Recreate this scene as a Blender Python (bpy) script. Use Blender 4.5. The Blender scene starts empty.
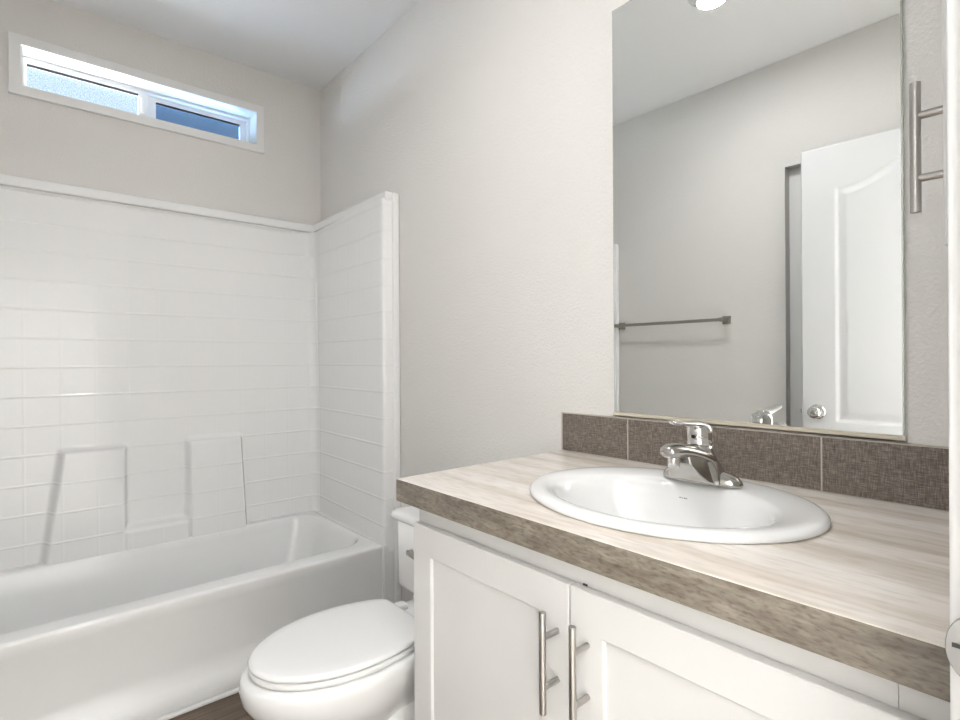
import bpy, bmesh, math, random
from math import sin, cos, pi, radians, sqrt
from mathutils import Vector, Matrix

scene = bpy.context.scene
COL = scene.collection

# ------------------------------------------------------------------ camera
F_PX, YAW, ROLL = 537.05, radians(40.717), radians(-0.336)
EYE = 1.10
D, L, H, WL = 1.2024, 2.668, 2.5103, -0.3549      # right wall x, back wall y, ceiling, left wall x
HALL_Y = -2.9
WY = 0.063                                          # room face of the front (doorway) wall
cam_data = bpy.data.cameras.new('camera')
cam_data.sensor_width = 36
cam_data.lens = F_PX / 960 * 36
cam_data.shift_y = -0.0005
cam_data.clip_start = 0.01
cam = bpy.data.objects.new('camera', cam_data)
COL.objects.link(cam)
fw = Vector((sin(YAW), cos(YAW), 0))
rt = Vector((cos(YAW), -sin(YAW), 0))
up = Vector((0, 0, 1))
r2 = rt * cos(ROLL) + up * sin(ROLL)
u2 = -rt * sin(ROLL) + up * cos(ROLL)
cam.matrix_world = Matrix(((r2.x, u2.x, -fw.x, 0), (r2.y, u2.y, -fw.y, 0), (r2.z, u2.z, -fw.z, EYE), (0, 0, 0, 1)))
scene.camera = cam

# ------------------------------------------------------------------ view, world, lamps
vs = scene.view_settings
scene.display_settings.display_device = 'sRGB'
vs.view_transform = 'Standard'
vs.look = 'None'
vs.gamma = 1
vs.use_curve_mapping = False
vs.exposure = 0.1

world = bpy.data.worlds.new('daylight')
scene.world = world
world.use_nodes = True
wn = world.node_tree.nodes
wl = world.node_tree.links
bg = wn['Background']
SKY, GROUND_GLOW = 1.3, 60.0                              # blue-white sky above, ground glow added below the horizon for the ceiling
tcw = wn.new('ShaderNodeTexCoord')
spw = wn.new('ShaderNodeSeparateXYZ')
rmp = wn.new('ShaderNodeMapRange')
rmp.inputs['From Min'].default_value = -0.05
rmp.inputs['From Max'].default_value = 0.02
mxw = wn.new('ShaderNodeMix')
mxw.data_type = 'RGBA'
mxw.inputs[6].default_value = (GROUND_GLOW, GROUND_GLOW * 0.985, GROUND_GLOW * 0.96, 1)
mxw.inputs[7].default_value = (0.86 * SKY, 1.0 * SKY, 1.16 * SKY, 1)
wl.new(tcw.outputs['Generated'], spw.inputs[0])
wl.new(spw.outputs['Z'], rmp.inputs['Value'])
wl.new(rmp.outputs[0], mxw.inputs[0])
wl.new(mxw.outputs[2], bg.inputs['Color'])
bg.inputs['Strength'].default_value = 1.0


def area_lamp(name, loc, size, power, color=(1, 1, 1), rot=(0, 0, 0), shape='RECTANGLE', sy=None):
    d = bpy.data.lights.new(name, 'AREA')
    d.energy = power
    d.color = color
    d.shape = shape
    d.size = size
    if sy:
        d.size_y = sy
    o = bpy.data.objects.new(name, d)
    o.location = loc
    o.rotation_euler = rot
    COL.objects.link(o)
    return o


CEIL_W = 7.8
HALL_FILL_W = 8
DOOR_FILL_W = 230
area_lamp('bathroom_ceiling_lamp', (0.355, 0.985, H - 0.03), 0.10, CEIL_W, (0.99, 0.995, 1.0), shape='DISK')
for yy in (-0.5, -1.15):                               # added unseen fill spots; the pale floor bounces them indoors
    d = bpy.data.lights.new('hall_fill_spot', 'SPOT')
    d.energy = HALL_FILL_W
    d.color = (0.965, 0.985, 1.0)
    d.spot_size = radians(72)
    d.spot_blend = 0.5
    d.shadow_soft_size = 0.06
    o = bpy.data.objects.new('hall_fill_spot', d)
    o.location = (0.05, yy, H - 0.02)
    COL.objects.link(o)
area_lamp('hall_fill_above_door', (0.2, -0.10, 2.28), 1.2, DOOR_FILL_W, (0.96, 0.982, 1.0), rot=(-pi / 2 + 0.15, 0, 0), sy=0.25)  # added unseen fill, aimed at the hall wall for soft bounce


# ------------------------------------------------------------------ materials
def lin(c):
    return tuple(((v / 255) / 12.92 if v / 255 <= 0.04045 else ((v / 255 + 0.055) / 1.055) ** 2.4) for v in c) + (1,)


def mat(name, rgb, rough=0.5, metal=0.0, coat=0.0, spec=0.5):
    m = bpy.data.materials.new(name)
    m.use_nodes = True
    b = m.node_tree.nodes['Principled BSDF']
    b.inputs['Base Color'].default_value = lin(rgb)
    b.inputs['Roughness'].default_value = rough
    b.inputs['Metallic'].default_value = metal
    b.inputs['Coat Weight'].default_value = coat
    b.inputs['Specular IOR Level'].default_value = spec
    return m


def nodes(m):
    return m.node_tree.nodes, m.node_tree.links, m.node_tree.nodes['Principled BSDF']


def add_noise_bump(m, scale, strength, dist, detail=2.0, stretch=(1, 1, 1)):
    n, l, b = nodes(m)
    tc = n.new('ShaderNodeTexCoord')
    mp = n.new('ShaderNodeMapping')
    mp.inputs['Scale'].default_value = stretch
    nz = n.new('ShaderNodeTexNoise')
    nz.inputs['Scale'].default_value = scale
    nz.inputs['Detail'].default_value = detail
    bp = n.new('ShaderNodeBump')
    bp.inputs['Strength'].default_value = strength
    bp.inputs['Distance'].default_value = dist
    l.new(tc.outputs['Object'], mp.inputs['Vector'])
    l.new(mp.outputs['Vector'], nz.inputs['Vector'])
    l.new(nz.outputs['Fac'], bp.inputs['Height'])
    l.new(bp.outputs['Normal'], b.inputs['Normal'])
    return nz


M = {}
M['wall'] = mat('greige_wall_paint', (231, 228, 224), 0.75, spec=0.25)
add_noise_bump(M['wall'], 150, 0.6, 0.004, 3)
M['ceiling'] = mat('ceiling_paint', (247, 247, 248), 0.85, spec=0.2)
add_noise_bump(M['ceiling'], 110, 0.2, 0.002, 2)
M['trim'] = mat('white_trim_paint', (240, 239, 237), 0.35)
M['door'] = mat('white_door_paint', (222, 222, 223), 0.38)
M['cabinet'] = mat('white_cabinet_paint', (223, 222, 220), 0.38)
M['cabinet_inside'] = mat('cabinet_inside_board', (205, 200, 192), 0.6)
M['acrylic'] = mat('white_tub_acrylic', (246, 246, 245), 0.16, spec=0.5)
M['porcelain'] = mat('white_porcelain', (243, 243, 242), 0.06, coat=0.3)
M['seat'] = mat('white_seat_plastic', (244, 244, 243), 0.14)
M['chrome'] = mat('chrome', (214, 213, 211), 0.07, 1.0)
M['faucet'] = mat('faucet_chrome', (186, 183, 178), 0.18, 1.0)
M['nickel'] = mat('brushed_nickel', (178, 175, 171), 0.30, 1.0)
M['bar_nickel'] = mat('satin_nickel', (160, 155, 147), 0.28, 1.0)
M['strike'] = mat('worn_strike_nickel', (150, 149, 148), 0.42, 0.9)
M['dark'] = mat('dark_gap', (28, 26, 24), 0.6)
M['gasket'] = mat('black_gasket', (18, 20, 24), 0.5)
M['vinyl'] = mat('white_window_vinyl', (243, 243, 243), 0.3)
M['channel'] = mat('mirror_channel', (205, 196, 178), 0.35)
M['grout'] = mat('grout', (196, 189, 178), 0.8)
M['tag'] = mat('grey_tag', (150, 148, 146), 0.5)
M['mirror'] = mat('mirror_silver', (238, 240, 239), 0.0, 1.0)
M['mirror_edge'] = mat('mirror_edge_glass', (205, 212, 205), 0.1, 0.6)
M['plastic'] = mat('white_plastic', (236, 236, 234), 0.35)

# brushed grain on the nickel pulls
add_noise_bump(M['nickel'], 500, 0.06, 0.0005, 2, (1, 1, 0.06))


def tile_acrylic():
    """moulded 4 inch tile pattern, laid out along the UV map (metres)"""
    m = mat('moulded_tile_acrylic', (248, 248, 247), 0.13, spec=0.4)
    n, l, b = nodes(m)
    uv = n.new('ShaderNodeUVMap')
    uv.uv_map = 'sheet'
    sp = n.new('ShaderNodeSeparateXYZ')
    l.new(uv.outputs['UV'], sp.inputs[0])
    hs = []
    for ax, depth_ in (('X', 0.2), ('Y', 1.0)):
        pp = n.new('ShaderNodeMath')
        pp.operation = 'PINGPONG'
        pp.inputs[1].default_value = 0.055
        mr = n.new('ShaderNodeMapRange')
        mr.interpolation_type = 'SMOOTHSTEP'
        mr.inputs['From Min'].default_value = 0.0005
        mr.inputs['From Max'].default_value = 0.0065
        mr.inputs['To Min'].default_value = 1.0 - depth_
        l.new(sp.outputs[ax], pp.inputs[0])
        l.new(pp.outputs[0], mr.inputs['Value'])
        hs.append(mr)
    mn = n.new('ShaderNodeMath')
    mn.operation = 'MINIMUM'
    l.new(hs[0].outputs[0], mn.inputs[0])
    l.new(hs[1].outputs[0], mn.inputs[1])
    bp = n.new('ShaderNodeBump')
    bp.inputs['Strength'].default_value = 0.65
    bp.inputs['Distance'].default_value = 0.0024
    nz = n.new('ShaderNodeTexNoise')
    nz.inputs['Scale'].default_value = 9
    bp2 = n.new('ShaderNodeBump')
    bp2.inputs['Strength'].default_value = 0.25
    bp2.inputs['Distance'].default_value = 0.004
    l.new(uv.outputs['UV'], nz.inputs['Vector'])
    l.new(nz.outputs['Fac'], bp2.inputs['Height'])
    l.new(mn.outputs[0], bp.inputs['Height'])
    l.new(bp2.outputs['Normal'], bp.inputs['Normal'])
    l.new(bp.outputs['Normal'], b.inputs['Normal'])
    return m


M['tile'] = tile_acrylic()


def ramp(n, stops):
    r = n.new('ShaderNodeValToRGB')
    e = r.color_ramp.elements
    while len(e) < len(stops):
        e.new(0.5)
    for k, (p, c) in enumerate(stops):
        e[k].position = p
        e[k].color = lin(c)
    return r


def travertine(name, tones, stretch, scale, detail_scale, pits):
    m = mat(name, (205, 196, 184), 0.22)
    n, l, b = nodes(m)
    tc = n.new('ShaderNodeTexCoord')
    mp = n.new('ShaderNodeMapping')
    mp.inputs['Scale'].default_value = stretch
    nz = n.new('ShaderNodeTexNoise')
    nz.inputs['Scale'].default_value = scale
    nz.inputs['Detail'].default_value = 9
    nz.inputs['Roughness'].default_value = 0.6
    nz.inputs['Distortion'].default_value = 0.4
    r1 = ramp(n, [(p, c) for p, c in zip((0.30, 0.44, 0.56, 0.72), tones)])
    mp2 = n.new('ShaderNodeMapping')
    mp2.inputs['Scale'].default_value = detail_scale
    nz2 = n.new('ShaderNodeTexNoise')
    nz2.inputs['Scale'].default_value = 1.5
    nz2.inputs['Detail'].default_value = 6
    r2_ = ramp(n, [(0.34, (178, 168, 154)), (0.50, (244, 242, 239)), (1, (255, 255, 255))])
    mx = n.new('ShaderNodeMix')
    mx.data_type = 'RGBA'
    mx.blend_type = 'MULTIPLY'
    mx.inputs[0].default_value = pits
    l.new(tc.outputs['Object'], mp.inputs['Vector'])
    l.new(tc.outputs['Object'], mp2.inputs['Vector'])
    l.new(mp.outputs['Vector'], nz.inputs['Vector'])
    l.new(mp2.outputs['Vector'], nz2.inputs['Vector'])
    l.new(nz.outputs['Fac'], r1.inputs['Fac'])
    l.new(nz2.outputs['Fac'], r2_.inputs['Fac'])
    l.new(r1.outputs['Color'], mx.inputs[6])
    l.new(r2_.outputs['Color'], mx.inputs[7])
    l.new(mx.outputs[2], b.inputs['Base Color'])
    return m


M['counter'] = travertine('travertine_laminate', ((200, 188, 174), (225, 215, 204), (238, 231, 223), (245, 241, 236)), (14, 1.0, 14), 1.3, (70, 14, 70), 0.25)
M['counter_edge'] = travertine('shaded_mottled_laminate', ((106, 98, 87), (123, 115, 104), (137, 129, 118), (156, 149, 139)), (16, 7, 34), 2.4, (90, 50, 170), 0.7)  # mottled edge, with the weaker light on it darkened into the tones


def linen_tile():
    """dark woven-look porcelain tile"""
    m = mat('woven_tile', (112, 102, 94), 0.45)
    n, l, b = nodes(m)
    tc = n.new('ShaderNodeTexCoord')
    outs = []
    for sc in ((1, 60, 640), (1, 640, 60)):
        mp = n.new('ShaderNodeMapping')
        mp.inputs['Scale'].default_value = sc
        nz = n.new('ShaderNodeTexNoise')
        nz.inputs['Scale'].default_value = 1.0
        nz.inputs['Detail'].default_value = 3
        l.new(tc.outputs['Object'], mp.inputs['Vector'])
        l.new(mp.outputs['Vector'], nz.inputs['Vector'])
        outs.append(nz)
    ad = n.new('ShaderNodeMath')
    ad.operation = 'ADD'
    l.new(outs[0].outputs['Fac'], ad.inputs[0])
    l.new(outs[1].outputs['Fac'], ad.inputs[1])
    hf = n.new('ShaderNodeMath')
    hf.operation = 'MULTIPLY'
    hf.inputs[1].default_value = 0.5
    l.new(ad.outputs[0], hf.inputs[0])
    r = ramp(n, [(0.36, (78, 70, 62)), (0.5, (111, 101, 92)), (0.64, (148, 138, 128))])
    l.new(hf.outputs[0], r.inputs['Fac'])
    l.new(r.outputs['Color'], b.inputs['Base Color'])
    bp = n.new('ShaderNodeBump')
    bp.inputs['Strength'].default_value = 0.3
    bp.inputs['Distance'].default_value = 0.001
    l.new(hf.outputs[0], bp.inputs['Height'])
    l.new(bp.outputs['Normal'], b.inputs['Normal'])
    return m


M['linen'] = linen_tile()


def floor_planks():
    m = mat('wood_plank_vinyl', (110, 92, 76), 0.4)
    n, l, b = nodes(m)
    tc = n.new('ShaderNodeTexCoord')
    mp = n.new('ShaderNodeMapping')
    br = n.new('ShaderNodeTexBrick')
    br.inputs['Scale'].default_value = 1
    br.inputs['Brick Width'].default_value = 1.2
    br.inputs['Row Height'].default_value = 0.15
    br.inputs['Mortar Size'].default_value = 0.0015
    br.inputs['Color1'].default_value = lin((122, 103, 86))
    br.inputs['Color2'].default_value = lin((98, 82, 68))
    br.inputs['Mortar'].default_value = lin((50, 42, 36))
    mp2 = n.new('ShaderNodeMapping')
    mp2.inputs['Scale'].default_value = (3, 45, 3)
    nz = n.new('ShaderNodeTexNoise')
    nz.inputs['Scale'].default_value = 1.5
    nz.inputs['Detail'].default_value = 6
    r = ramp(n, [(0.3, (140, 130, 120)), (0.7, (255, 255, 255))])
    mx = n.new('ShaderNodeMix')
    mx.data_type = 'RGBA'
    mx.blend_type = 'MULTIPLY'
    mx.inputs[0].default_value = 0.8
    l.new(tc.outputs['Object'], mp.inputs['Vector'])
    l.new(mp.outputs['Vector'], br.inputs['Vector'])
    l.new(tc.outputs['Object'], mp2.inputs['Vector'])
    l.new(mp2.outputs['Vector'], nz.inputs['Vector'])
    l.new(nz.outputs['Fac'], r.inputs['Fac'])
    l.new(br.outputs['Color'], mx.inputs[6])
    l.new(r.outputs['Color'], mx.inputs[7])
    l.new(mx.outputs[2], b.inputs['Base Color'])
    return m


M['floor'] = floor_planks()
M['bounce_carpet'] = mat('pale_bounce_carpet', (222, 217, 208), 0.95, spec=0.1)  # made-up floor, kept pale to throw light up at the ceiling
add_noise_bump(M['bounce_carpet'], 300, 0.5, 0.004)


def obscure_glass(name, c1, c2):
    """patterned window glass: lets the daylight through with a fine speckle"""
    m = bpy.data.materials.new(name)
    m.use_nodes = True
    n, l = m.node_tree.nodes, m.node_tree.links
    n.remove(n['Principled BSDF'])
    out = n['Material Output']
    tc = n.new('ShaderNodeTexCoord')
    nz = n.new('ShaderNodeTexNoise')
    nz.inputs['Scale'].default_value = 230
    nz.inputs['Detail'].default_value = 3
    r = ramp(n, [(0.38, c1), (0.62, c2)])
    tr = n.new('ShaderNodeBsdfTransparent')
    gl = n.new('ShaderNodeBsdfGlossy')
    gl.inputs['Roughness'].default_value = 0.12
    mx = n.new('ShaderNodeMixShader')
    mx.inputs[0].default_value = 0.06
    l.new(tc.outputs['Object'], nz.inputs['Vector'])
    l.new(nz.outputs['Fac'], r.inputs['Fac'])
    l.new(r.outputs['Color'], tr.inputs['Color'])
    l.new(tr.outputs[0], mx.inputs[1])
    l.new(gl.outputs[0], mx.inputs[2])
    l.new(mx.outputs[0], out.inputs['Surface'])
    return m


M['glass'] = obscure_glass('obscure_glass', (214, 222, 230), (240, 244, 248))


def screen_mesh():
    m = bpy.data.materials.new('insect_screen_mesh')
    m.use_nodes = True
    n, l = m.node_tree.nodes, m.node_tree.links
    b = n['Principled BSDF']
    b.inputs['Base Color'].default_value = lin((50, 54, 60))
    b.inputs['Roughness'].default_value = 0.6
    tr = n.new('ShaderNodeBsdfTransparent')
    mx = n.new('ShaderNodeMixShader')
    mx.inputs[0].default_value = 0.12
    tr.inputs['Color'].default_value = (0.44, 0.56, 0.68, 1)
    l.new(tr.outputs[0], mx.inputs[1])
    l.new(b.outputs[0], mx.inputs[2])
    l.new(mx.outputs[0], n['Material Output'].inputs['Surface'])
    return m


M['screen'] = screen_mesh()


def lamp_glow():
    m = bpy.data.materials.new('lit_lamp_lens')
    m.use_nodes = True
    b = m.node_tree.nodes['Principled BSDF']
    b.inputs['Base Color'].default_value = (0.9, 0.9, 0.9, 1)
    b.inputs['Emission Color'].default_value = (1.0, 0.97, 0.93, 1)
    b.inputs['Emission Strength'].default_value = 9
    return m


M['glow'] = lamp_glow()


# ------------------------------------------------------------------ helpers
def finish(name, bm, material, parent=None, smooth=False, bevel=0.0, segs=2, loc=None, angle=35):
    me = bpy.data.meshes.new(name)
    bmesh.ops.recalc_face_normals(bm, faces=bm.faces)
    bm.to_mesh(me)
    bm.free()
    mats = material if isinstance(material, (list, tuple)) else [material]
    for m in mats:
        me.materials.append(m)
    o = bpy.data.objects.new(name, me)
    COL.objects.link(o)
    if smooth:
        for p in me.polygons:
            p.use_smooth = True
    if bevel > 0:
        md = o.modifiers.new('bevel', 'BEVEL')
        md.width = bevel
        md.segments = segs
        md.limit_method = 'ANGLE'
        md.angle_limit = radians(angle)
        for p in me.polygons:
            p.use_smooth = True
        md2 = o.modifiers.new('normals', 'WEIGHTED_NORMAL')
        md2.keep_sharp = False
    if parent:
        o.parent = parent
    if loc:
        o.location = loc
    return o


def box(bm, x0, x1, y0, y1, z0, z1, mi=0):
    v = [bm.verts.new((x, y, z)) for x in (x0, x1) for y in (y0, y1) for z in (z0, z1)]
    for q in ((0, 1, 3, 2), (4, 6, 7, 5), (0, 4, 5, 1), (2, 3, 7, 6), (0, 2, 6, 4), (1, 5, 7, 3)):
        f = bm.faces.new([v[i] for i in q])
        f.material_index = mi


def box_obj(name, b, material, parent=None, bevel=0.0, segs=2):
    bm = bmesh.new()
    box(bm, *b)
    return finish(name, bm, material, parent, bevel=bevel, segs=segs)


def loft(bm, rings, cap0=True, cap1=True, closed=True, mi=0):
    vs_ = [[bm.verts.new(p) for p in r] for r in rings]
    n = len(vs_[0])
    for a, b in zip(vs_, vs_[1:]):
        for i in range(n if closed else n - 1):
            j = (i + 1) % n
            f = bm.faces.new((a[i], a[j], b[j], b[i]))
            f.material_index = mi
    if cap0:
        bm.faces.new(vs_[0][::-1]).material_index = mi
    if cap1:
        bm.faces.new(vs_[-1]).material_index = mi
    return vs_


def tube(bm, pts, radii, n=16, flat=1.0, cap=True, side=None):
    """round tube through pts; flat squashes it along the second axis"""
    pts = [Vector(p) for p in pts]
    rings = []
    for i, p in enumerate(pts):
        t = (pts[min(i + 1, len(pts) - 1)] - pts[max(i - 1, 0)]).normalized()
        ref = Vector(side) if side else (Vector((0, 0, 1)) if abs(t.z) < 0.9 else Vector((1, 0, 0)))
        a = t.cross(ref).normalized()
        b = a.cross(t).normalized()
        r = radii[i] if isinstance(radii, (list, tuple)) else radii
        ra, rb = r if isinstance(r, tuple) else (r, r * flat)
        rings.append([p + a * (ra * cos(2 * pi * k / n)) + b * (rb * sin(2 * pi * k / n)) for k in range(n)])
    loft(bm, rings, cap, cap)


def rrect(cx, cy, hx, hy, r, z, k=8, m=6):
    """rounded rectangle ring, fixed point count"""
    pts = []
    cor = [(cx + hx - r, cy + hy - r, 0), (cx - hx + r, cy + hy - r, pi / 2), (cx - hx + r, cy - hy + r, pi), (cx + hx - r, cy - hy + r, 1.5 * pi)]
    for i, (x, y, a0) in enumerate(cor):
        arc = [(x + r * cos(a0 + pi / 2 * j / k), y + r * sin(a0 + pi / 2 * j / k)) for j in range(k + 1)]
        pts += arc
        nx, ny, na = cor[(i + 1) % 4]
        e = (nx + r * cos(na), ny + r * sin(na))
        s = arc[-1]
        for j in range(1, m):
            pts.append((s[0] + (e[0] - s[0]) * j / m, s[1] + (e[1] - s[1]) * j / m))
    return [Vector((x, y, z)) for x, y in pts]


def egg(cx, cy, af, ab, hw, z, n=64, back=None, p=2.0):
    """toilet outline: nose towards -X (length af), back part ab, cut square at x = back"""
    out = []
    for i in range(n):
        t = 2 * pi * i / n
        c, s = cos(t), sin(t)
        e = 2.0 / p
        x = (ab if c > 0 else af) * (abs(c) ** e) * (1 if c > 0 else -1)
        y = hw * (abs(s) ** e) * (1 if s > 0 else -1)
        x += cx
        if back is not None and x > back:
            x = back
        out.append(Vector((x, cy + y, z)))
    return out


def thing(name, label, cat, loc=(0, 0, 0), group=None):
    o = bpy.data.objects.new(name, None)
    o.empty_display_size = 0.1
    COL.objects.link(o)
    o.location = loc
    o['label'] = label
    o['category'] = cat
    if group:
        o['group'] = group
    return o


def tag(o, label, cat, group=None):
    o['label'] = label
    o['category'] = cat
    if group:
        o['group'] = group
    return o


def structure(o, label=None, cat=None):
    o['kind'] = 'structure'
    if label:
        o['label'] = label
        o['category'] = cat
    return o


def adopt(root):
    """children were modelled in room coordinates: keep them there under a root placed elsewhere"""
    inv = Matrix.Translation(root.location).inverted()
    for c in root.children:
        c.matrix_parent_inverse = inv


def wall_grid(name, material, axis, face, thick, a_cuts, z_cuts, skip):
    """solid wall slab with rectangular openings: cells (i, j) in skip are left out"""
    bm = bmesh.new()
    cache = {}

    def vert(a, z, d):
        key = (round(a, 5), round(z, 5), d)
        if key not in cache:
            q = face if d == 0 else face + thick
            cache[key] = bm.verts.new((q, a, z) if axis == 'x' else (a, q, z))
        return cache[key]
    na, nz_ = len(a_cuts) - 1, len(z_cuts) - 1
    solid = lambda i, j: 0 <= i < na and 0 <= j < nz_ and (i, j) not in skip
    for i in range(na):
        for j in range(nz_):
            if not solid(i, j):
                continue
            a0, a1, z0, z1 = a_cuts[i], a_cuts[i + 1], z_cuts[j], z_cuts[j + 1]
            for d in (0, 1):
                bm.faces.new([vert(a0, z0, d), vert(a1, z0, d), vert(a1, z1, d), vert(a0, z1, d)])
            for (di, dj, p, q) in ((-1, 0, (a0, z0), (a0, z1)), (1, 0, (a1, z0), (a1, z1)), (0, -1, (a0, z0), (a1, z0)), (0, 1, (a0, z1), (a1, z1))):
                if not solid(i + di, j + dj):
                    bm.faces.new([vert(*p, 0), vert(*q, 0), vert(*q, 1), vert(*p, 1)])
    return finish(name, bm, material)


# ------------------------------------------------------------------ room shell
HX0, HX1, HY0 = -0.9, 1.3, HALL_Y                       # made-up unseen hall, there to supply bounce light
DX0, DX1, DZ = -0.345, 0.52, 2.05                     # doorway opening in the front wall
WX0, WX1, WZ0, WZ1 = 0.018, 0.878, 2.138, 2.300       # window opening
structure(box_obj('floor', (WL - 0.12, D + 0.1, 0.0, L + 0.14, -0.05, 0.0), M['floor']), 'brown wood plank floor in front of the tub', 'floor')
structure(box_obj('floor_hall_added', (HX0 - 0.1, HX1 + 0.1, HY0 - 0.1, 0.0, -0.05, 0.0), M['bounce_carpet']), 'unseen pale carpeted hall floor, added to bounce light', 'floor')
structure(box_obj('ceiling', (HX0 - 0.1, HX1 + 0.1, HY0 - 0.1, L + 0.14, H, H + 0.05), M['ceiling']), 'flat white ceiling over the bathroom', 'ceiling')
structure(box_obj('wall_right', (D, D + 0.1, -0.05, L + 0.14, 0, H), M['wall']), 'greige textured wall behind the mirror and vanity', 'wall')
structure(wall_grid('wall_back', M['wall'], 'y', L, 0.14, [WL - 0.12, WX0, WX1, D], [0, WZ0, WZ1, H], {(1, 1)}), 'greige wall above the tub with the narrow window', 'wall')
NY0, NY1, NZ = 0.12, 0.979, 1.998                     # opening in the left wall behind the open door
structure(wall_grid('wall_left', M['wall'], 'x', WL - 0.12, 0.12, [-0.05, NY0, NY1, L], [0, NZ, H], {(1, 0)}), 'greige wall seen in the mirror with the towel bar', 'wall')
structure(wall_grid('wall_front', M['wall'], 'y', -0.05, WY + 0.05, [HX0, DX0, DX1, HX1 + 0.0], [0, DZ, H], {(1, 0)}), 'greige wall around the bathroom doorway', 'wall')
structure(box_obj('wall_recess', (WL - 0.119, WL - 0.05, NY0 + 0.001, NY1 - 0.001, 0, NZ - 0.001), M['trim']), 'white panel closing the opening behind the open door', 'wall')
structure(box_obj('wall_hall_added', (HX0, HX1, HY0 - 0.1, HY0, 0, H), M['wall']), 'unseen greige hall wall facing the doorway, added to bounce light', 'wall')  # added wall, reflects the hall fill into the bathroom
structure(box_obj('wall_hall_added_left', (HX0 - 0.1, HX0, HY0 - 0.1, 0.0, 0, H), M['wall']), 'unseen greige hall wall left of the doorway, added to bounce light', 'wall')
structure(box_obj('wall_hall_added_right', (HX1, HX1 + 0.1, HY0 - 0.1, -0.05, 0, H), M['wall']), 'unseen greige hall wall right of the doorway, added to bounce light', 'wall')

# doorway jamb and casing (the white strip down the right edge of the photo)
bm = bmesh.new()
for x0, x1 in ((DX0, DX0 + 0.006), (DX1 - 0.02, DX1)):
    box(bm, x0, x1, -0.056, WY + 0.001, 0, DZ)
box(bm, DX0, DX1, -0.056, WY + 0.001, DZ - 0.018, DZ)
jamb = finish('trim_1', bm, M['trim'], bevel=0.002)
structure(jamb, 'white door jamb lining the doorway', 'trim')
structure(box_obj('trim_2', (0.521, 0.578, WY + 0.0005, WY + 0.0125, 0, DZ + 0.05), M['trim'], bevel=0.003), 'white door casing at the right edge of the photo', 'trim')

# strike plate with rounded lip on the jamb
SZ = 0.897
st = thing('strike_plate', 'brushed nickel strike plate with a rounded lip on the white door jamb', 'strike plate', (0.4995, 0.03, SZ))
bm = bmesh.new()
prof = []
for i in range(33):
    t = -pi / 2 + pi * i / 32
    prof.append((0.057 + 0.0172 * cos(t), SZ + 0.0245 * sin(t)))
prof = [(0.012, SZ - 0.0245)] + prof + [(0.012, SZ + 0.0245)]
loft(bm, [[Vector((x - max(0, y - 0.062) * 0.12, y, z)) for y, z in prof] for x in (0.4995, 0.4975)])
finish('plate', bm, M['strike'], st, bevel=0.0006)
box_obj('latch_slot', (0.4960, 0.4984, 0.03, 0.0705, SZ - 0.0005, SZ + 0.0025), M['dark'], st)
adopt(st)

# ------------------------------------------------------------------ window
win = bpy.data.objects.new('window_1', None)
COL.objects.link(win)
win.location = (0.448, L, 2.22)
structure(win, 'narrow white slider window with obscure glass high above the tub', 'window')


def frame_ring(name, x0, x1, z0, z1, w, y0, y1, m, parent, bevel=0.003):
    bm = bmesh.new()
    o_ = [(x0, z0), (x1, z0), (x1, z1), (x0, z1)]
    i_ = [(x0 + w, z0 + w), (x1 - w, z0 + w), (x1 - w, z1 - w), (x0 + w, z1 - w)]
    vo = [[bm.verts.new((x, y, z)) for x, z in ring] for ring in (o_, i_) for y in (y0, y1)]
    of, ob, if_, ib = vo
    for k in range(4):
        j = (k + 1) % 4
        bm.faces.new((of[k], of[j], if_[j], if_[k]))
        bm.faces.new((ob[k], ib[k], ib[j], ob[j]))
        bm.faces.new((of[k], ob[k], ob[j], of[j]))
        bm.faces.new((if_[k], if_[j], ib[j], ib[k]))
    return finish(name, bm, m, parent, bevel=bevel)


frame_ring('casing', -0.0227, 0.9125, 2.106, 2.334, 0.038, L - 0.014, L - 0.0002, M['trim'], win, 0.003)
frame_ring('reveal', WX0 - 0.002, WX1 + 0.002, WZ0 - 0.002, WZ1 + 0.002, 0.004, L - 0.002, L + 0.135, M['trim'], win, 0)
frame_ring('frame', WX0 + 0.002, WX1 - 0.002, WZ0 + 0.002, WZ1 - 0.002, 0.012, L + 0.085, L + 0.135, M['vinyl'], win, 0.002)
# left sash sits nearer the room than the right one


def sash(x0, x1, z0, z1, wl, wr, wb, wt, y0, y1):
    bm = bmesh.new()
    ro, ri = [(x0, z0), (x1, z0), (x1, z1), (x0, z1)], [(x0 + wl, z0 + wb), (x1 - wr, z0 + wb), (x1 - wr, z1 - wt), (x0 + wl, z1 - wt)]
    P3 = lambda r_, y: [Vector((a, y, b)) for a, b in r_]
    loft(bm, [P3(ro, y0), P3(ro, y1), P3(ri, y1), P3(ri, y0), P3(ro, y0)], False, False)
    bmesh.ops.remove_doubles(bm, verts=bm.verts, dist=1e-6)
    f = finish('sash', bm, M['vinyl'], win, bevel=0.0015)
    a0, a1, b0, b1 = x0 + wl, x1 - wr, z0 + wb, z1 - wt
    box_obj('pane', (a0 - 0.001, a1 + 0.001, y0 + 0.009, y0 + 0.013, b0 - 0.001, b1 + 0.001), M['glass'], f)
    box_obj('gasket', (a0, a1, y0 + 0.003, y0 + 0.008, b1 - 0.010, b1 + 0.0005), M['gasket'], f)
    return f


sash(0.022, 0.440, 2.152, 2.297, 0.006, 0.034, 0.028, 0.023, L + 0.088, L + 0.108)
sash(0.432, 0.872, 2.152, 2.297, 0.044, 0.036, 0.028, 0.030, L + 0.110, L + 0.130)
box_obj('insect_screen', (0.455, 0.866, L + 0.1325, L + 0.1332, 2.160, 2.290), M['screen'], win)
box_obj('latch', (0.414, 0.428, L + 0.083, L + 0.089, 2.19, 2.26), M['vinyl'], win, 0.002)
adopt(win)

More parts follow.
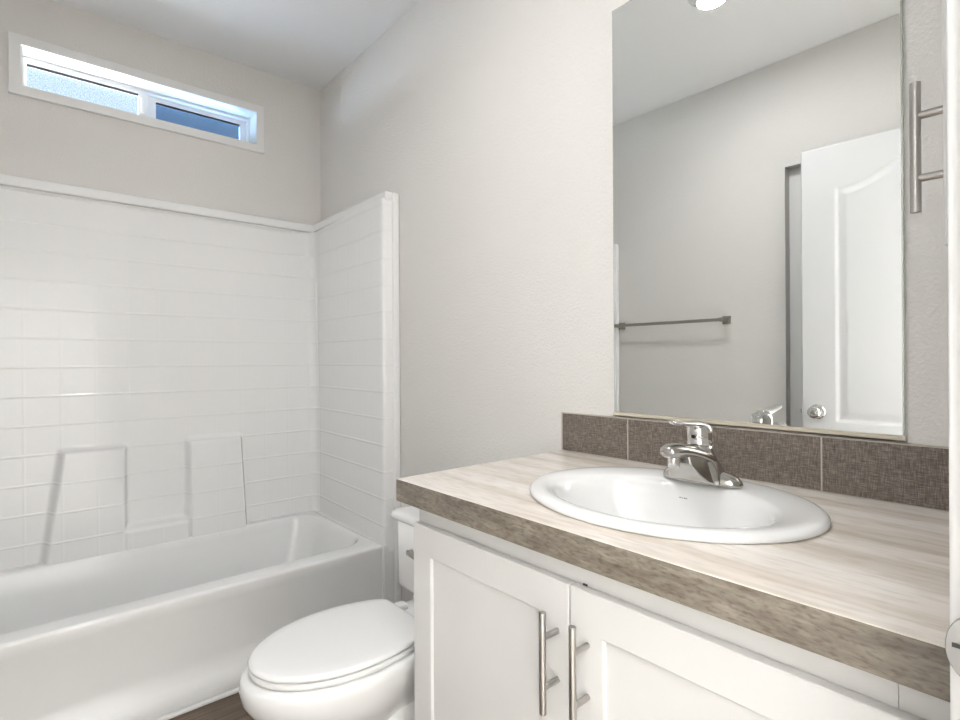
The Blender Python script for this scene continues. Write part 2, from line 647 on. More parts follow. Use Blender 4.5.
# ------------------------------------------------------------------ tub surround
RIM = 0.345
TOP = 1.792
YF = 1.915                                             # front of the surround legs
XR, XL = 1.150, WL + 0.052
sur = thing('tub_surround', 'white moulded tub surround with square tile pattern above the bathtub', 'tub surround', (0.42, 2.65, RIM))


def sstep(a, b, x):
    t = max(0.0, min(1.0, (x - a) / (b - a)))
    return t * t * (3 - 2 * t)


def surround_mesh():
    """one wrap-round sheet: left leg, back with moulded columns and soap shelf, right leg"""
    YB, R = 2.655, 0.045
    path = []

    def seg(p, q, n):
        for i in range(n):
            t = i / n
            path.append((p[0] + (q[0] - p[0]) * t, p[1] + (q[1] - p[1]) * t))

    def arc(cx, cy, r, a0, a1, n):
        for i in range(n):
            a = a0 + (a1 - a0) * i / n
            path.append((cx + r * cos(a), cy + r * sin(a)))
    xf = XR - 0.020                                    # the right leg stands further in at its front edge
    seg((XL - 0.035, YF - 0.004), (XL + 0.008, YF), 6)
    arc(XL + 0.008, YF + 0.012, 0.012, -pi / 2, 0, 5)
    seg((XL + 0.020, YF + 0.012), (XL, YB - R), 30)
    arc(XL + R, YB - R, R, pi, pi / 2, 10)
    nb0 = len(path)
    seg((XL + R, YB), (XR - R, YB), 330)
    nb1 = len(path)
    arc(XR - R, YB - R, R, pi / 2, 0, 10)
    seg((XR, YB - R), (xf, YF + 0.012), 30)
    arc(xf + 0.012, YF + 0.012, 0.012, pi, 1.5 * pi, 5)
    seg((xf + 0.012, YF), (XR + 0.022, YF - 0.004), 6)
    path.append((XR + 0.022, YF - 0.004))
    s = [0.0]
    for a, b in zip(path, path[1:]):
        s.append(s[-1] + math.hypot(b[0] - a[0], b[1] - a[1]))
    nz_ = 190
    zs = [RIM - 0.032 + (TOP - 0.03 - RIM + 0.032) * (j / nz_) for j in range(nz_ + 1)]
    bm = bmesh.new()
    uvl = bm.loops.layers.uv.new('sheet')
    grid = []
    e = 0.011
    for i, (x, y) in enumerate(path):
        col = []
        for z in zs:
            yy, xx = y, x
            draft = 0.042 * (1 - sstep(0.75, 1.75, z))
            if nb0 <= i < nb1:
                d = draft
                fl = 0.055 * (0.765 - z) / 0.41
                xl = 0.125 - fl
                m1 = sstep(xl - 0.014, xl + 0.014, x) * (1 - sstep(0.328 - e, 0.332 + e, x)) * (1 - sstep(0.757 - e, 0.757 + e, z))
                xr = 0.776 + 0.022 * (0.765 - z) / 0.41
                m2 = sstep(0.556 - e, 0.556 + e, x) * (1 - sstep(xr - 0.014, xr + 0.014, x)) * (1 - sstep(0.757 - e, 0.757 + e, z))
                ms = sstep(0.30, 0.33, x) * (1 - sstep(0.55, 0.58, x)) * (1 - sstep(0.425 - e, 0.425 + e, z))
                d += 0.050 * max(m1, m2, ms)
                yy = y - d
            else:
                w = sstep(YF + 0.02, YB - R, y)
                yy = y - draft * w * (1 if nb0 - 10 <= i < nb1 + 10 else 0)
            col.append((bm.verts.new((xx, yy, z)), s[i], z))
        grid.append(col)
    z_off = RIM
    for a, b in zip(grid, grid[1:]):
        for j in range(nz_):
            q = (a[j], b[j], b[j + 1], a[j + 1])
            f = bm.faces.new([v[0] for v in q])
            for lp, v in zip(f.loops, q):
                lp[uvl].uv = (v[1] - s[nb0] + XL + R - 0.0156, v[2] - 0.42)
    return bm


o = finish('tiled_panel', surround_mesh(), M['tile'], sur, smooth=True)


# flange along the top and down the front of each leg
box_obj('top_flange', (XL - 0.04, XR + 0.035, L - 0.040, L - 0.0005, TOP - 0.038, TOP), M['acrylic'], sur, 0.006, 3)
for (x0, x1) in ((XR - 0.010, D - 0.0005), (WL + 0.0005, XL + 0.010)):
    bm = bmesh.new()
    box(bm, x0, x1, YF - 0.006, L - 0.002, TOP - 0.038, TOP)
    finish('top_flange', bm, M['acrylic'], sur, bevel=0.006, segs=3)
for (x0, x1) in ((XR + 0.021, D - 0.0005), (WL + 0.0005, XL - 0.021)):
    bm = bmesh.new()
    box(bm, x0, x1, YF - 0.014, YF + 0.012, 0.002, TOP - 0.001)
    finish('front_flange', bm, M['acrylic'], sur, bevel=0.007, segs=3)
# side skirt below the rim, between tub and flange
adopt(sur)

# ------------------------------------------------------------------ bathtub
tub = thing('bathtub', 'white alcove bathtub with plain apron under the tiled surround', 'bathtub', (0.42, 2.28, 0))
bm = bmesh.new()
TX0, TX1, TY0, TY1 = WL + 0.06, 1.132, 1.925, 2.632
cx, cy = (TX0 + TX1) / 2, (TY0 + TY1) / 2
hx, hy = (TX1 - TX0) / 2, (TY1 - TY0) / 2
ix0, ix1, iy0, iy1 = TX0 + 0.06, 1.098, 2.004, 2.560
icx, icy, ihx, ihy = (ix0 + ix1) / 2, (iy0 + iy1) / 2, (ix1 - ix0) / 2, (iy1 - iy0) / 2
rings = []
K = dict(k=10, m=14)


def tub_outer(z, grow, r=0.012):
    return rrect(cx, cy, hx + grow, hy + grow, r, z, **K)


rings.append(tub_outer(RIM - 0.030, 0.000))
rings.append(tub_outer(RIM - 0.012, 0.000))
rings.append(tub_outer(RIM - 0.004, -0.003))
rings.append(tub_outer(RIM, -0.011, 0.012))
rings.append(rrect(icx, icy, ihx + 0.012, ihy + 0.012, 0.128, RIM + 0.001, **K))
rings.append(rrect(icx, icy, ihx + 0.004, ihy + 0.004, 0.120, RIM - 0.002, **K))
rings.append(rrect(icx, icy, ihx - 0.002, ihy - 0.002, 0.114, RIM - 0.010, **K))
for dz, ins in ((0.03, 0.008), (0.10, 0.022), (0.18, 0.040), (0.235, 0.062), (0.268, 0.095), (0.282, 0.14)):
    rings.append(rrect(icx - 0.02 * (dz / 0.28), icy, ihx - ins * 1.25, ihy - ins, 0.116 - ins * 0.5, RIM - dz, **K))
loft(bm, rings, cap0=False, cap1=True)
bmesh.ops.subdivide_edges(bm, edges=[], cuts=1)
o = finish('basin', bm, M['acrylic'], tub, smooth=True)
o.modifiers.new('normals', 'WEIGHTED_NORMAL')
# apron with a soft toe
bm = bmesh.new()
prof = [(TY0 + 0.014, RIM - 0.012), (TY0 + 0.002, RIM - 0.014), (TY0, RIM - 0.022), (TY0 + 0.002, RIM - 0.045), (TY0 + 0.006, RIM - 0.075), (TY0 + 0.006, 0.20), (TY0 + 0.004, 0.125), (TY0 - 0.001, 0.095), (TY0 - 0.016, 0.072), (TY0 - 0.028, 0.055), (TY0 - 0.034, 0.035), (TY0 - 0.036, 0.0005), (TY0 + 0.02, 0.0005)]
xs = [TX0, TX0 + 0.05] + [TX0 + 0.05 + (TX1 - TX0 - 0.1) * i / 30 for i in range(1, 30)] + [TX1 - 0.05, TX1]
loft(bm, [[Vector((x, y, z)) for y, z in prof] for x in xs], cap0=False, cap1=False, closed=False)
finish('apron', bm, M['acrylic'], tub, smooth=True)
for (x0, x1) in ((TX1 - 0.006, XR + 0.022), (XL - 0.022, TX0 + 0.006)):
    box_obj('end_skirt', (x0, x1, YF - 0.001, TY1, 0.0, RIM - 0.003), M['acrylic'], tub, 0.004)
box_obj('caulk_strip', (TX0, TX1 + 0.004, TY0 - 0.050, TY0 - 0.034, 0.0003, 0.011), M['trim'], tub, 0.003)
box_obj('tag', (1.066, 1.092, TY0 + 0.0035, TY0 + 0.0062, 0.295, 0.315), M['tag'], tub)
adopt(tub)

# ------------------------------------------------------------------ toilet
TY = 1.229
toi = thing('toilet', 'white two-piece toilet with closed elongated lid between tub and vanity', 'toilet', (0.75, TY, 0))
bm = bmesh.new()
rings = []
for z, nose, back, hw, p in ((0.0005, 0.520, 0.960, 0.098, 2.4), (0.03, 0.520, 0.960, 0.098, 2.4), (0.05, 0.530, 0.955, 0.092, 2.3), (0.12, 0.520, 0.94, 0.092, 2.2),
                             (0.19, 0.480, 0.93, 0.108, 2.1), (0.24, 0.462, 0.92, 0.132, 2.05), (0.285, 0.416, 0.91, 0.160, 2.0), (0.315, 0.386, 0.90, 0.178, 2.0),
                             (0.345, 0.369, 0.895, 0.188, 2.0), (0.370, 0.365, 0.89, 0.191, 2.0), (0.384, 0.367, 0.888, 0.189, 2.0), (0.391, 0.370, 0.884, 0.183, 2.0), (0.393, 0.384, 0.875, 0.172, 2.0)):
    c = 0.625
    rings.append(egg(c, TY, c - nose, back - c, hw * 0.86, z, 72, None, p))
loft(bm, rings)
bo = finish('bowl', bm, M['porcelain'], toi, smooth=True)
# trapway bulge on both sides of the pedestal
for s in (-1, 1):
    bm = bmesh.new()
    tube(bm, [(0.60, TY + s * 0.075, 0.20), (0.70, TY + s * 0.088, 0.235), (0.80, TY + s * 0.088, 0.20), (0.86, TY + s * 0.085, 0.13), (0.91, TY + s * 0.082, 0.05)], [0.03, 0.042, 0.045, 0.042, 0.036], 20)
    finish('trapway', bm, M['porcelain'], bo, smooth=True)
# deck behind the seat that carries the tank
bm = bmesh.new()
loft(bm, [rrect(0.90, TY, hx_, hy_, 0.035, z, 6, 4) for z, hx_, hy_ in ((0.26, 0.10, 0.075), (0.33, 0.118, 0.084), (0.385, 0.126, 0.094), (0.398, 0.124, 0.093), (0.401, 0.118, 0.088))])
finish('deck', bm, M['porcelain'], bo, smooth=True)
# seat ring and lid
bm = bmesh.new()
sx = 0.612


def seat_ring(z, g, bk):
    return egg(sx, TY, 0.226 + g, 0.240 + g, 0.155 + g, z, 72, bk)


loft(bm, [seat_ring(0.3945, -0.006, 0.775), seat_ring(0.3965, -0.001, 0.778), seat_ring(0.403, 0.0, 0.780), seat_ring(0.4075, -0.002, 0.779), seat_ring(0.4085, -0.006, 0.776)])
finish('seat', bm, M['seat'], toi, smooth=True)
bm = bmesh.new()
loft(bm, [seat_ring(0.4105, -0.007, 0.785), seat_ring(0.4120, -0.001, 0.790), seat_ring(0.4175, 0.002, 0.792), seat_ring(0.4225, -0.001, 0.790), seat_ring(0.4250, -0.008, 0.785), seat_ring(0.4266, -0.030, 0.770), seat_ring(0.4275, -0.075, 0.735), seat_ring(0.4278, -0.13, 0.69)])
finish('lid', bm, M['seat'], toi, smooth=True)
for s in (-1, 1):
    bm = bmesh.new()
    loft(bm, [rrect(0.812, TY + s * 0.066, a, b, 0.008, z, 5, 3) for z, a, b in ((0.400, 0.020, 0.017), (0.410, 0.020, 0.017), (0.414, 0.018, 0.015), (0.416, 0.013, 0.010))])
    finish('hinge_cap', bm, M['seat'], toi, smooth=True)
# tank, lid, flush lever
bm = bmesh.new()
tcx, thx = (0.880 + D - 0.012) / 2, (D - 0.012 - 0.880) / 2
loft(bm, [rrect(tcx + o_, TY + 0.02, thx - g, hy_, 0.03, z, 7, 5) for z, o_, g, hy_ in ((0.4015, 0.002, 0.012, 0.172), (0.407, 0.001, 0.004, 0.180), (0.42, 0.0, 0.0, 0.184), (0.53, 0, 0, 0.186), (0.612, 0, 0, 0.187))])
tank = finish('tank', bm, M['porcelain'], toi, smooth=True)
bm = bmesh.new()
loft(bm, [rrect(tcx - 0.004, TY + 0.02, thx + a, 0.228 + a, 0.040, z, 8, 5) for z, a in ((0.608, -0.010), (0.610, -0.003), (0.614, 0.0), (0.622, 0.0), (0.628, -0.004), (0.631, -0.012), (0.632, -0.03))])
finish('tank_lid', bm, M['porcelain'], toi, smooth=True)
bm = bmesh.new()
tube(bm, [(0.882, 1.335, 0.532), (0.870, 1.335, 0.532)], 0.009, 18)
lv = finish('flush_lever', bm, M['nickel'], toi, bevel=0.0015)
bm = bmesh.new()
tube(bm, [(0.868, 1.342, 0.532), (0.867, 1.325, 0.531), (0.867, 1.27, 0.525)], [(0.005, 0.009), (0.005, 0.0085), (0.0045, 0.007)], 14)
finish('lever_arm', bm, M['nickel'], lv, smooth=True)
adopt(toi)

# ------------------------------------------------------------------ vanity cabinet
VY0, VY1 = 0.070, 1.000                                # along the wall
VF, VD = 0.679, 0.660                                  # face frame front, door front
CZ, CB = 0.8365, 0.788                                 # counter top and underside
van = thing('vanity_cabinet', 'white two-door shaker vanity cabinet under the stone-look counter', 'cabinet', (0.93, 0.535, 0))
bm = bmesh.new()
box(bm, VF + 0.018, D - 0.002, VY1 - 0.016, VY1, 0.0, CB - 0.001)
box(bm, VF + 0.018, D - 0.002, VY0, VY0 + 0.016, 0.0, CB - 0.001)
box(bm, D - 0.012, D - 0.002, VY0 + 0.016, VY1 - 0.016, 0.09, CB - 0.001)
box(bm, VF + 0.018, D - 0.012, VY0 + 0.016, VY1 - 0.016, 0.09, 0.105)
box(bm, VF + 0.07, VF + 0.085, VY0 + 0.016, VY1 - 0.016, 0.0, 0.09)
finish('carcass', bm, M['cabinet'], van)
bm = bmesh.new()
box(bm, VF, VF + 0.018, VY1 - 0.035, VY1, 0.09, CB - 0.001)
box(bm, VF, VF + 0.018, VY0, 0.1377, 0.09, CB - 0.001)
box(bm, VF, VF + 0.018, 0.1377 + 0.0004, VY1 - 0.035, 0.735, CB - 0.001)
box(bm, VF, VF + 0.018, 0.1377, VY1 - 0.035, 0.09, 0.125)
box(bm, VF, VF + 0.018, 0.53, 0.58, 0.125, 0.735)
finish('face_frame', bm, M['cabinet'], van, bevel=0.0003, segs=1)


def bar_pull(name, loc, normal, length, spacing, post, parent, r=0.0058, m=None):
    """vertical T bar pull; normal points from the door towards the room"""
    nrm = Vector(normal)
    p = Vector(loc)
    bm = bmesh.new()
    c = p + nrm * post
    tube(bm, [c + Vector((0, 0, -length / 2)), c + Vector((0, 0, length / 2))], r, 20)
    o_ = finish(name, bm, m or M['nickel'], parent, bevel=0.0007)
    for s in (-1, 1):
        bm = bmesh.new()
        q = p + Vector((0, 0, s * spacing / 2))
        tube(bm, [q, q + nrm * (post - r * 0.6)], 0.0048, 16)
        finish('post', bm, m or M['nickel'], o_, bevel=0.0004, segs=1)
    return o_


def shaker_door(y0, y1, z0, z1, pull_y, parent):
    w = 0.063
    x0, x1 = VD, VF - 0.0012
    bm = bmesh.new()
    # frame ring facing -X with a stepped inner edge, and the recessed panel
    o_ = [(y0, z0), (y1, z0), (y1, z1), (y0, z1)]
    i_ = [(y0 + w, z0 + w), (y1 - w, z0 + w), (y1 - w, z1 - w), (y0 + w, z1 - w)]
    i2 = [(y0 + w + 0.001, z0 + w + 0.001), (y1 - w - 0.001, z0 + w + 0.001), (y1 - w - 0.001, z1 - w - 0.001), (y0 + w + 0.001, z1 - w - 0.001)]
    R_ = lambda pts, x: [Vector((x, a, b)) for a, b in pts]
    loft(bm, [R_(o_, x1), R_(o_, x0), R_(i_, x0), R_(i2, x0 + 0.008)], cap0=True, cap1=False)
    d = finish('door', bm, M['cabinet'], parent, bevel=0.0020, segs=2)
    box_obj('panel', (x0 + 0.0075, x0 + 0.014, y0 + w - 0.002, y1 - w + 0.002, z0 + w - 0.002, z1 - w + 0.002), M['cabinet'], d)
    bar_pull('handle', (x0 + 0.0005, pull_y, 0.6215), (-1, 0, 0), 0.160, 0.079, 0.0365, d)
    return d


shaker_door(0.5555, 0.996, 0.115, 0.7425, 0.5785, van)
shaker_door(0.112, 0.5525, 0.115, 0.7425, 0.518, van)
box_obj('door_bumper', (VD + 0.0165, VF, 0.532, 0.540, 0.736, 0.7445), M['dark'], van)
adopt(van)

# ------------------------------------------------------------------ countertop with sink opening
SX, SY, SAX, SAY = 0.913, 0.540, 0.224, 0.268
CX0, CX1, CY0, CY1 = 0.6374, D - 0.0015, 0.0645, 1.0272
N = 128
corner = sorted(math.atan2(b - SY, a - SX) for a in (CX0, CX1) for b in (CY0, CY1))
angs = sorted([2 * pi * i / N - pi for i in range(N)] + corner)


def rect_hit(t):
    c, s = cos(t), sin(t)
    k = min([((CX1 if c > 0 else CX0) - SX) / c if abs(c) > 1e-9 else 1e9, ((CY1 if s > 0 else CY0) - SY) / s if abs(s) > 1e-9 else 1e9])
    return SX + c * k, SY + s * k


def ell_hit(t, sc):
    c, s = cos(t), sin(t)
    k = 1 / sqrt((c / (SAX * sc)) ** 2 + (s / (SAY * sc)) ** 2)
    return SX + c * k, SY + s * k


bm = bmesh.new()
outer_b = [Vector((*rect_hit(t), CB)) for t in angs]
outer_t = [Vector((*rect_hit(t), CZ)) for t in angs]
inner_t = [Vector((*ell_hit(t, 0.93), CZ)) for t in angs]
inner_b = [Vector((*ell_hit(t, 0.93), CB)) for t in angs]
loft(bm, [outer_b, outer_t, inner_t, inner_b, outer_b], False, False)
bmesh.ops.remove_doubles(bm, verts=bm.verts, dist=1e-6)
ct = finish('countertop', bm, M['counter'], None, bevel=0.0012, segs=2)
box_obj('edge_band', (CX0 - 0.0012, CX0 + 0.0004, CY0, CY1, CB, CZ - 0.0012), M['counter_edge'], ct)  # front edge of the laminate, its shade held in the darker colour
tag(ct, 'travertine-look laminate countertop with thick front edge on the white vanity', 'countertop')

# ------------------------------------------------------------------ sink
snk = thing('sink', 'white oval drop-in sink set in the stone-look countertop', 'sink', (SX, SY, CZ))
bm = bmesh.new()


def ell(ax, ay, z, ox=0.0, n=96):
    return [Vector((SX + ox + ax * cos(2 * pi * i / n), SY + ay * sin(2 * pi * i / n), z)) for i in range(n)]


rings = [ell(SAX - 0.016, SAY - 0.016, CZ - 0.004), ell(SAX - 0.003, SAY - 0.003, CZ + 0.0004), ell(SAX, SAY, CZ + 0.003), ell(SAX - 0.001, SAY - 0.001, CZ + 0.008), ell(SAX - 0.006, SAY - 0.006, CZ + 0.0125),
         ell(SAX - 0.014, SAY - 0.014, CZ + 0.0145)]
# bowl opening is set towards the front, leaving a flat deck at the back for the faucet
rings += [ell(SAX - 0.030, SAY - 0.028, CZ + 0.0142, -0.004), ell(0.163, 0.212, CZ + 0.012, -0.026), ell(0.155, 0.204, CZ + 0.0085, -0.030), ell(0.149, 0.197, CZ + 0.000, -0.032),
          ell(0.141, 0.188, CZ - 0.02, -0.031), ell(0.128, 0.172, CZ - 0.055, -0.028), ell(0.108, 0.142, CZ - 0.092, -0.022), ell(0.078, 0.100, CZ - 0.118, -0.016), ell(0.040, 0.048, CZ - 0.131, -0.010), ell(0.024, 0.024, CZ - 0.134, -0.008)]
loft(bm, rings, cap0=False, cap1=True)
finish('bowl', bm, M['porcelain'], snk, smooth=True)
bm = bmesh.new()
loft(bm, [[Vector((SX - 0.008 + r * cos(2 * pi * i / 32), SY + r * sin(2 * pi * i / 32), CZ + z)) for i in range(32)] for r, z in ((0.022, -0.1338), (0.023, -0.131), (0.019, -0.129), (0.014, -0.1315), (0.0, -0.1315))][:-1])
finish('drain', bm, M['chrome'], snk, smooth=True)
# small maker's mark printed on the far wall of the bowl
bm = bmesh.new()
for k, w_ in enumerate((0.0034, 0.0024, 0.004, 0.0024)):
    y0_ = SY + 0.026 - k * 0.0048
    bmv = [bm.verts.new(p) for p in ((SX + 0.1085, y0_, CZ - 0.0185), (SX + 0.1085, y0_ - w_, CZ - 0.0185), (SX + 0.1078, y0_ - w_, CZ - 0.0208), (SX + 0.1078, y0_, CZ - 0.0208))]
    bm.faces.new(bmv)
mk = finish('printed_mark', bm, M['tag'], snk)
adopt(snk)

# ------------------------------------------------------------------ faucet
FY, FX, FZ = 0.535, 1.052, CZ + 0.0146
fau = thing('faucet', 'chrome single-lever bathroom faucet on the back rim of the oval sink', 'faucet', (FX, FY, FZ))


def fring(cx_, hx_, hy_, z, n=48, p=2.0, cy_=FY):
    out = []
    for i in range(n):
        t = 2 * pi * i / n
        e_ = 2 / p
        out.append(Vector((cx_ + hx_ * math.copysign(abs(cos(t)) ** e_, cos(t)), cy_ + hy_ * math.copysign(abs(sin(t)) ** e_, sin(t)), FZ + z)))
    return out


bm = bmesh.new()
loft(bm, [fring(FX, 0.027, 0.081, -0.0005, p=2.6), fring(FX, 0.028, 0.082, 0.003, p=2.6), fring(FX, 0.0275, 0.080, 0.009, p=2.5), fring(FX, 0.025, 0.074, 0.016, p=2.4), fring(FX, 0.021, 0.060, 0.022, p=2.3), fring(FX, 0.016, 0.040, 0.026, p=2.2)])
finish('base_plate', bm, M['faucet'], fau, smooth=True)
bm = bmesh.new()
loft(bm, [fring(FX - 0.008, 0.033, 0.052, 0.002, p=3.4), fring(FX - 0.009, 0.033, 0.050, 0.014, p=3.4), fring(FX - 0.010, 0.032, 0.045, 0.028, p=3.2), fring(FX - 0.010, 0.030, 0.037, 0.042, p=2.9), fring(FX - 0.009, 0.027, 0.029, 0.055, p=2.5), fring(FX - 0.007, 0.0235, 0.0245, 0.066, p=2.2), fring(FX - 0.006, 0.0225, 0.0228, 0.076)])
finish('body', bm, M['faucet'], fau, smooth=True)
bm = bmesh.new()
sp = [(FX + 0.006, 0.036), (FX - 0.018, 0.049), (FX - 0.045, 0.060), (FX - 0.072, 0.0675), (FX - 0.096, 0.072), (FX - 0.116, 0.0735), (FX - 0.128, 0.073), (FX - 0.1335, 0.072)]
sr_ = [(0.036, 0.018), (0.035, 0.0175), (0.030, 0.016), (0.0255, 0.0150), (0.0225, 0.0145), (0.0205, 0.0140), (0.0175, 0.0115), (0.012, 0.0075)]
tube(bm, [(x, FY, FZ + z) for x, z in sp], sr_, 28)
finish('spout', bm, M['faucet'], fau, smooth=True)
bm = bmesh.new()
tube(bm, [(FX - 0.106, FY, FZ + 0.064), (FX - 0.106, FY, FZ + 0.047), (FX - 0.106, FY, FZ + 0.042)], [0.0115, 0.0115, 0.0107], 24)
finish('aerator', bm, M['chrome'], fau, bevel=0.0008)
# flat web under the spout
bm = bmesh.new()
loft(bm, [[Vector((x_, FY + s_ * w_, FZ + z)) for s_, w_, z in ((1, wb, zb), (1, wt, zt), (-1, wt, zt), (-1, wb, zb))]
          for x_, wb, zb, wt, zt in ((FX - 0.036, 0.046, 0.004, 0.030, 0.054), (FX - 0.052, 0.042, 0.010, 0.026, 0.060), (FX - 0.068, 0.034, 0.024, 0.022, 0.065), (FX - 0.086, 0.024, 0.046, 0.019, 0.068))])
finish('spout_web', bm, M['faucet'], fau, bevel=0.003, segs=3)
# handle: domed cap with a paddle pointing forward
bm = bmesh.new()
hr = [(0.0235, 0.0745, 0), (0.0252, 0.077, 0), (0.0252, 0.080, 0), (0.0240, 0.0815, 0), (0.0250, 0.092, -0.001), (0.0250, 0.102, -0.002), (0.0220, 0.113, -0.003), (0.0145, 0.1175, -0.004), (0.006, 0.1195, -0.004)]
loft(bm, [fring(FX - 0.006 + o_, r_, r_, z, 32) for r_, z, o_ in hr])
hd = finish('handle', bm, M['chrome'], fau, smooth=True)
bm = bmesh.new()
lp = [(FX + 0.006, 0.112), (FX - 0.020, 0.1165), (FX - 0.045, 0.119), (FX - 0.070, 0.1215), (FX - 0.094, 0.125), (FX - 0.108, 0.1275), (FX - 0.112, 0.128)]
tube(bm, [(x, FY, FZ + z) for x, z in lp], [(0.014, 0.005), (0.0185, 0.0075), (0.0170, 0.0065), (0.0150, 0.0055), (0.0140, 0.005), (0.0105, 0.004), (0.004, 0.0016)], 24)
finish('lever', bm, M['chrome'], hd, smooth=True)
bm = bmesh.new()
tube(bm, [(FX - 0.0275, FY, FZ + 0.093), (FX - 0.0324, FY, FZ + 0.093)], 0.0042, 16)
finish('index_button', bm, M['dark'], hd)
adopt(fau)

# ------------------------------------------------------------------ backsplash
bsp = thing('backsplash', 'row of dark woven-look tiles with pale grout along the back of the counter', 'backsplash', (D, 0.535, CZ))
BT = 0.9465
bx = D - 0.0085
joints = [1.0250, 0.8042, 0.5812, 0.3626, 0.1430, 0.066]
bm = bmesh.new()
box(bm, bx + 0.0012, D - 0.0006, 0.066, 1.0265, CZ + 0.0004, BT)
finish('grout_bed', bm, M['grout'], bsp)
bm = bmesh.new()
for a, b in zip(joints, joints[1:]):
    box(bm, bx, bx + 0.006, b + 0.0016, a - 0.0016, CZ + 0.002, BT - 0.003)
finish('tiles', bm, M['linen'], bsp, bevel=0.0006, segs=1).name = 'tile_row'
box_obj('edge_strip', (bx - 0.0003, D - 0.0006, 1.0252, 1.0275, CZ + 0.0004, BT + 0.0004), M['grout'], bsp)
adopt(bsp)

# ------------------------------------------------------------------ mirror
MY0, MY1, MZ0, MZ1 = 0.2319, 0.8463, 0.9535, 2.020
mir = thing('mirror', 'frameless rectangular mirror resting on the dark backsplash', 'mirror', (D, 0.539, MZ0))
bm = bmesh.new()
box(bm, D - 0.0065, D - 0.001, MY0, MY1, MZ0 + 0.002, MZ1)
finish('backing', bm, M['mirror_edge'], mir, bevel=0.0008, segs=1)
bm = bmesh.new()
v = [bm.verts.new(p) for p in ((D - 0.0067, MY0 + 0.003, MZ0 + 0.004), (D - 0.0067, MY1 - 0.002, MZ0 + 0.004), (D - 0.0067, MY1 - 0.002, MZ1 - 0.002), (D - 0.0067, MY0 + 0.003, MZ1 - 0.002))]
bm.faces.new(v)
finish('silvered_glass', bm, M['mirror'], mir)
bm = bmesh.new()
box(bm, D - 0.0105, D - 0.0008, MY0 - 0.002, MY1 + 0.001, MZ0 - 0.004, MZ0 - 0.002)
box(bm, D - 0.0105, D - 0.0085, MY0 - 0.002, MY1 + 0.001, MZ0 - 0.004, MZ0 + 0.006)
finish('bottom_channel', bm, M['channel'], mir)
adopt(mir)

# ------------------------------------------------------------------ wall cabinet at the right end of the counter
LX0, LY1, LZ0, LZ1 = 0.797, 0.1185, 1.226, 2.14
wc = thing('wall_cabinet', 'shallow white wall cabinet above the right end of the counter', 'cabinet', (1.0, WY, LZ0))
box_obj('carcass', (LX0 + 0.002, D - 0.002, WY + 0.0005, LY1 - 0.020, LZ0 + 0.002, LZ1), M['cabinet'], wc)
wd = box_obj('door', (LX0, D - 0.004, LY1 - 0.019, LY1, LZ0, LZ1), M['cabinet'], wc, 0.003)
bar_pull('handle', (0.833, LY1 - 0.0005, 1.3555), (0, 1, 0), 0.159, 0.0762, 0.0315, wd)
adopt(wc)

# ------------------------------------------------------------------ open door reflected in the mirror
DL, DT, DH = 0.812, 0.035, 2.008
door = bpy.data.objects.new('door_1', None)
COL.objects.link(door)
door.location = (-0.3345, 0.070, 0.008)
door.rotation_euler = (0, 0, -radians(2.8))
structure(door, 'white arched-panel door standing open against the left wall', 'door')


def door_leaf():
    bm = bmesh.new()
    ny, nz_ = 136, 334
    dep = {}

    def arch(y):
        t = (y - 0.13) / (DL - 0.26)
        return 1.822 + 0.085 * (0.5 - 0.5 * cos(2 * pi * max(0, min(1, t)))) ** 1.35

    def depth(y, z):
        best = -1
        for (zb, top) in ((0.815, arch(y)), (0.20, 0.70)):
            d = min(y - 0.13, DL - 0.13 - y, z - zb, (top - z) * 0.95)
            best = max(best, d)
        d = best
        if d <= 0:
            return 0.0
        if d < 0.010:
            return 0.0065 * sstep(0, 0.010, d)
        if d < 0.045:
            return 0.0065 - 0.0050 * sstep(0.012, 0.045, d)
        return 0.0015
    front = [[bm.verts.new((DT - depth(DL * i / ny, DH * j / nz_), DL * i / ny, DH * j / nz_)) for j in range(nz_ + 1)] for i in range(ny + 1)]
    for i in range(ny):
        for j in range(nz_):
            bm.faces.new((front[i][j], front[i + 1][j], front[i + 1][j + 1], front[i][j + 1]))
    # back and edges share the border vertices
    border = [front[i][0] for i in range(ny + 1)] + [front[ny][j] for j in range(1, nz_ + 1)] + [front[i][nz_] for i in range(ny - 1, -1, -1)] + [front[0][j] for j in range(nz_ - 1, 0, -1)]
    back = [bm.verts.new((0, v_.co.y, v_.co.z)) for v_ in border]
    n = len(border)
    for k in range(n):
        bm.faces.new((border[k], border[(k + 1) % n], back[(k + 1) % n], back[k]))
    bm.faces.new(back)
    return bm


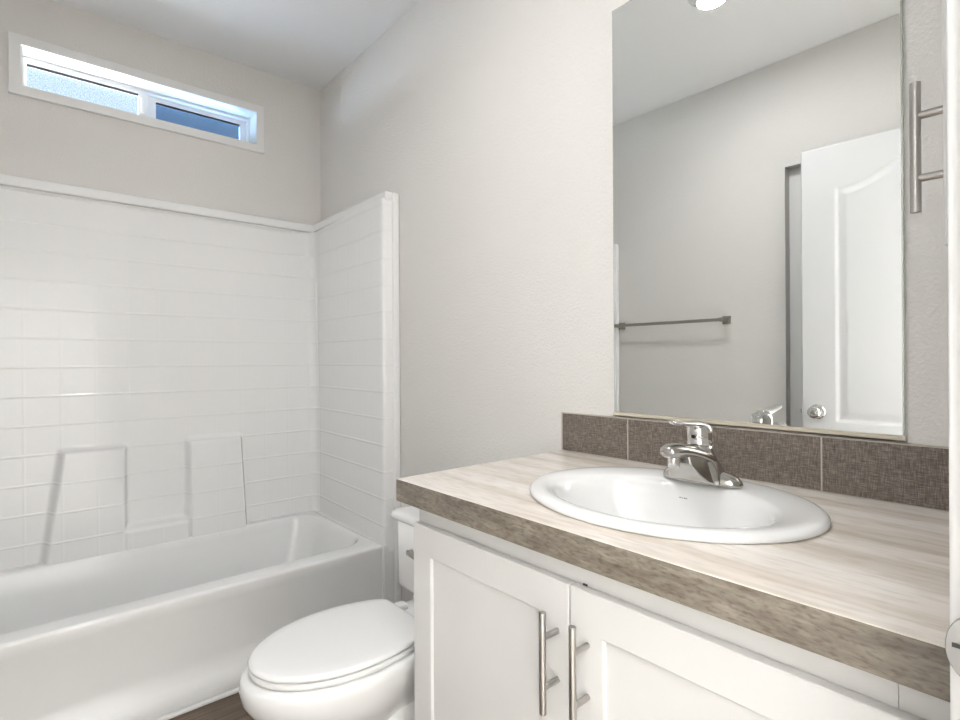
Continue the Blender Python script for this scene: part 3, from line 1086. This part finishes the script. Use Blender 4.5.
lf = finish('leaf', door_leaf(), M['door'], door)
for p in lf.data.polygons:
    p.use_smooth = len(p.vertices) == 4 and abs(p.normal.x) > 0.2
KY, KZ = DL - 0.060, 0.855
bm = bmesh.new()
prof = [(0.0, 0.033), (0.001, 0.033), (0.005, 0.031), (0.008, 0.024), (0.010, 0.014), (0.020, 0.011), (0.028, 0.013), (0.034, 0.021), (0.042, 0.0265), (0.050, 0.0275), (0.057, 0.0255), (0.062, 0.020), (0.0645, 0.012), (0.0645, 0.009), (0.063, 0.008)]
loft(bm, [[Vector((DT + a, KY + r_ * cos(2 * pi * k / 32), KZ + r_ * sin(2 * pi * k / 32))) for k in range(32)] for a, r_ in prof])
kb = finish('knob', bm, M['chrome'], door, smooth=True)
bm = bmesh.new()
tube(bm, [(DT + 0.062, KY, KZ), (DT + 0.0665, KY, KZ)], 0.0055, 16)
finish('lock_button', bm, M['chrome'], kb)
box_obj('latch_bolt', (0.012, 0.024, DL - 0.002, DL + 0.010, KZ - 0.008, KZ + 0.008), M['chrome'], door, 0.002)
for hz in (0.18, 1.02, 1.82):
    bm = bmesh.new()
    tube(bm, [(DT + 0.005, -0.004, hz - 0.045), (DT + 0.005, -0.004, hz + 0.045)], 0.006, 14)
    finish('hinge', bm, M['nickel'], door)

# ------------------------------------------------------------------ towel bar
tb = thing('towel_bar', 'satin nickel towel bar with square posts on the left wall', 'towel bar', (WL, 1.56, 1.295))
BX = WL + 0.062
bm = bmesh.new()
box(bm, BX - 0.006, BX + 0.006, 1.262, 1.872, 1.286, 1.302)
finish('bar', bm, M['bar_nickel'], tb, bevel=0.0012)
for y in (1.255, 1.880):
    bm = bmesh.new()
    box(bm, WL + 0.0005, WL + 0.010, y - 0.020, y + 0.020, 1.274, 1.314)
    box(bm, WL + 0.010, BX + 0.009, y - 0.010, y + 0.010, 1.284, 1.304)
    finish('post', bm, M['bar_nickel'], tb, bevel=0.0015)
adopt(tb)

# ------------------------------------------------------------------ ceiling lamp (seen at the top of the mirror)
cl = thing('ceiling_light', 'round flush ceiling light glowing at the top of the mirror', 'ceiling light', (0.355, 0.985, H))
bm = bmesh.new()
ringf = lambda r_, z: [Vector((0.355 + r_ * cos(2 * pi * k / 48), 0.985 + r_ * sin(2 * pi * k / 48), z)) for k in range(48)]
loft(bm, [ringf(0.084, H - 0.0005), ringf(0.083, H - 0.003), ringf(0.060, H - 0.005), ringf(0.047, H - 0.005), ringf(0.046, H - 0.003)], cap0=False, cap1=False)
finish('trim_ring', bm, M['trim'], cl, smooth=True)
bm = bmesh.new()
loft(bm, [ringf(0.047, H - 0.004), ringf(0.040, H - 0.007), ringf(0.025, H - 0.009), ringf(0.008, H - 0.0095)], cap0=False, cap1=True)
finish('lens', bm, M['glow'], cl, smooth=True)
adopt(cl)
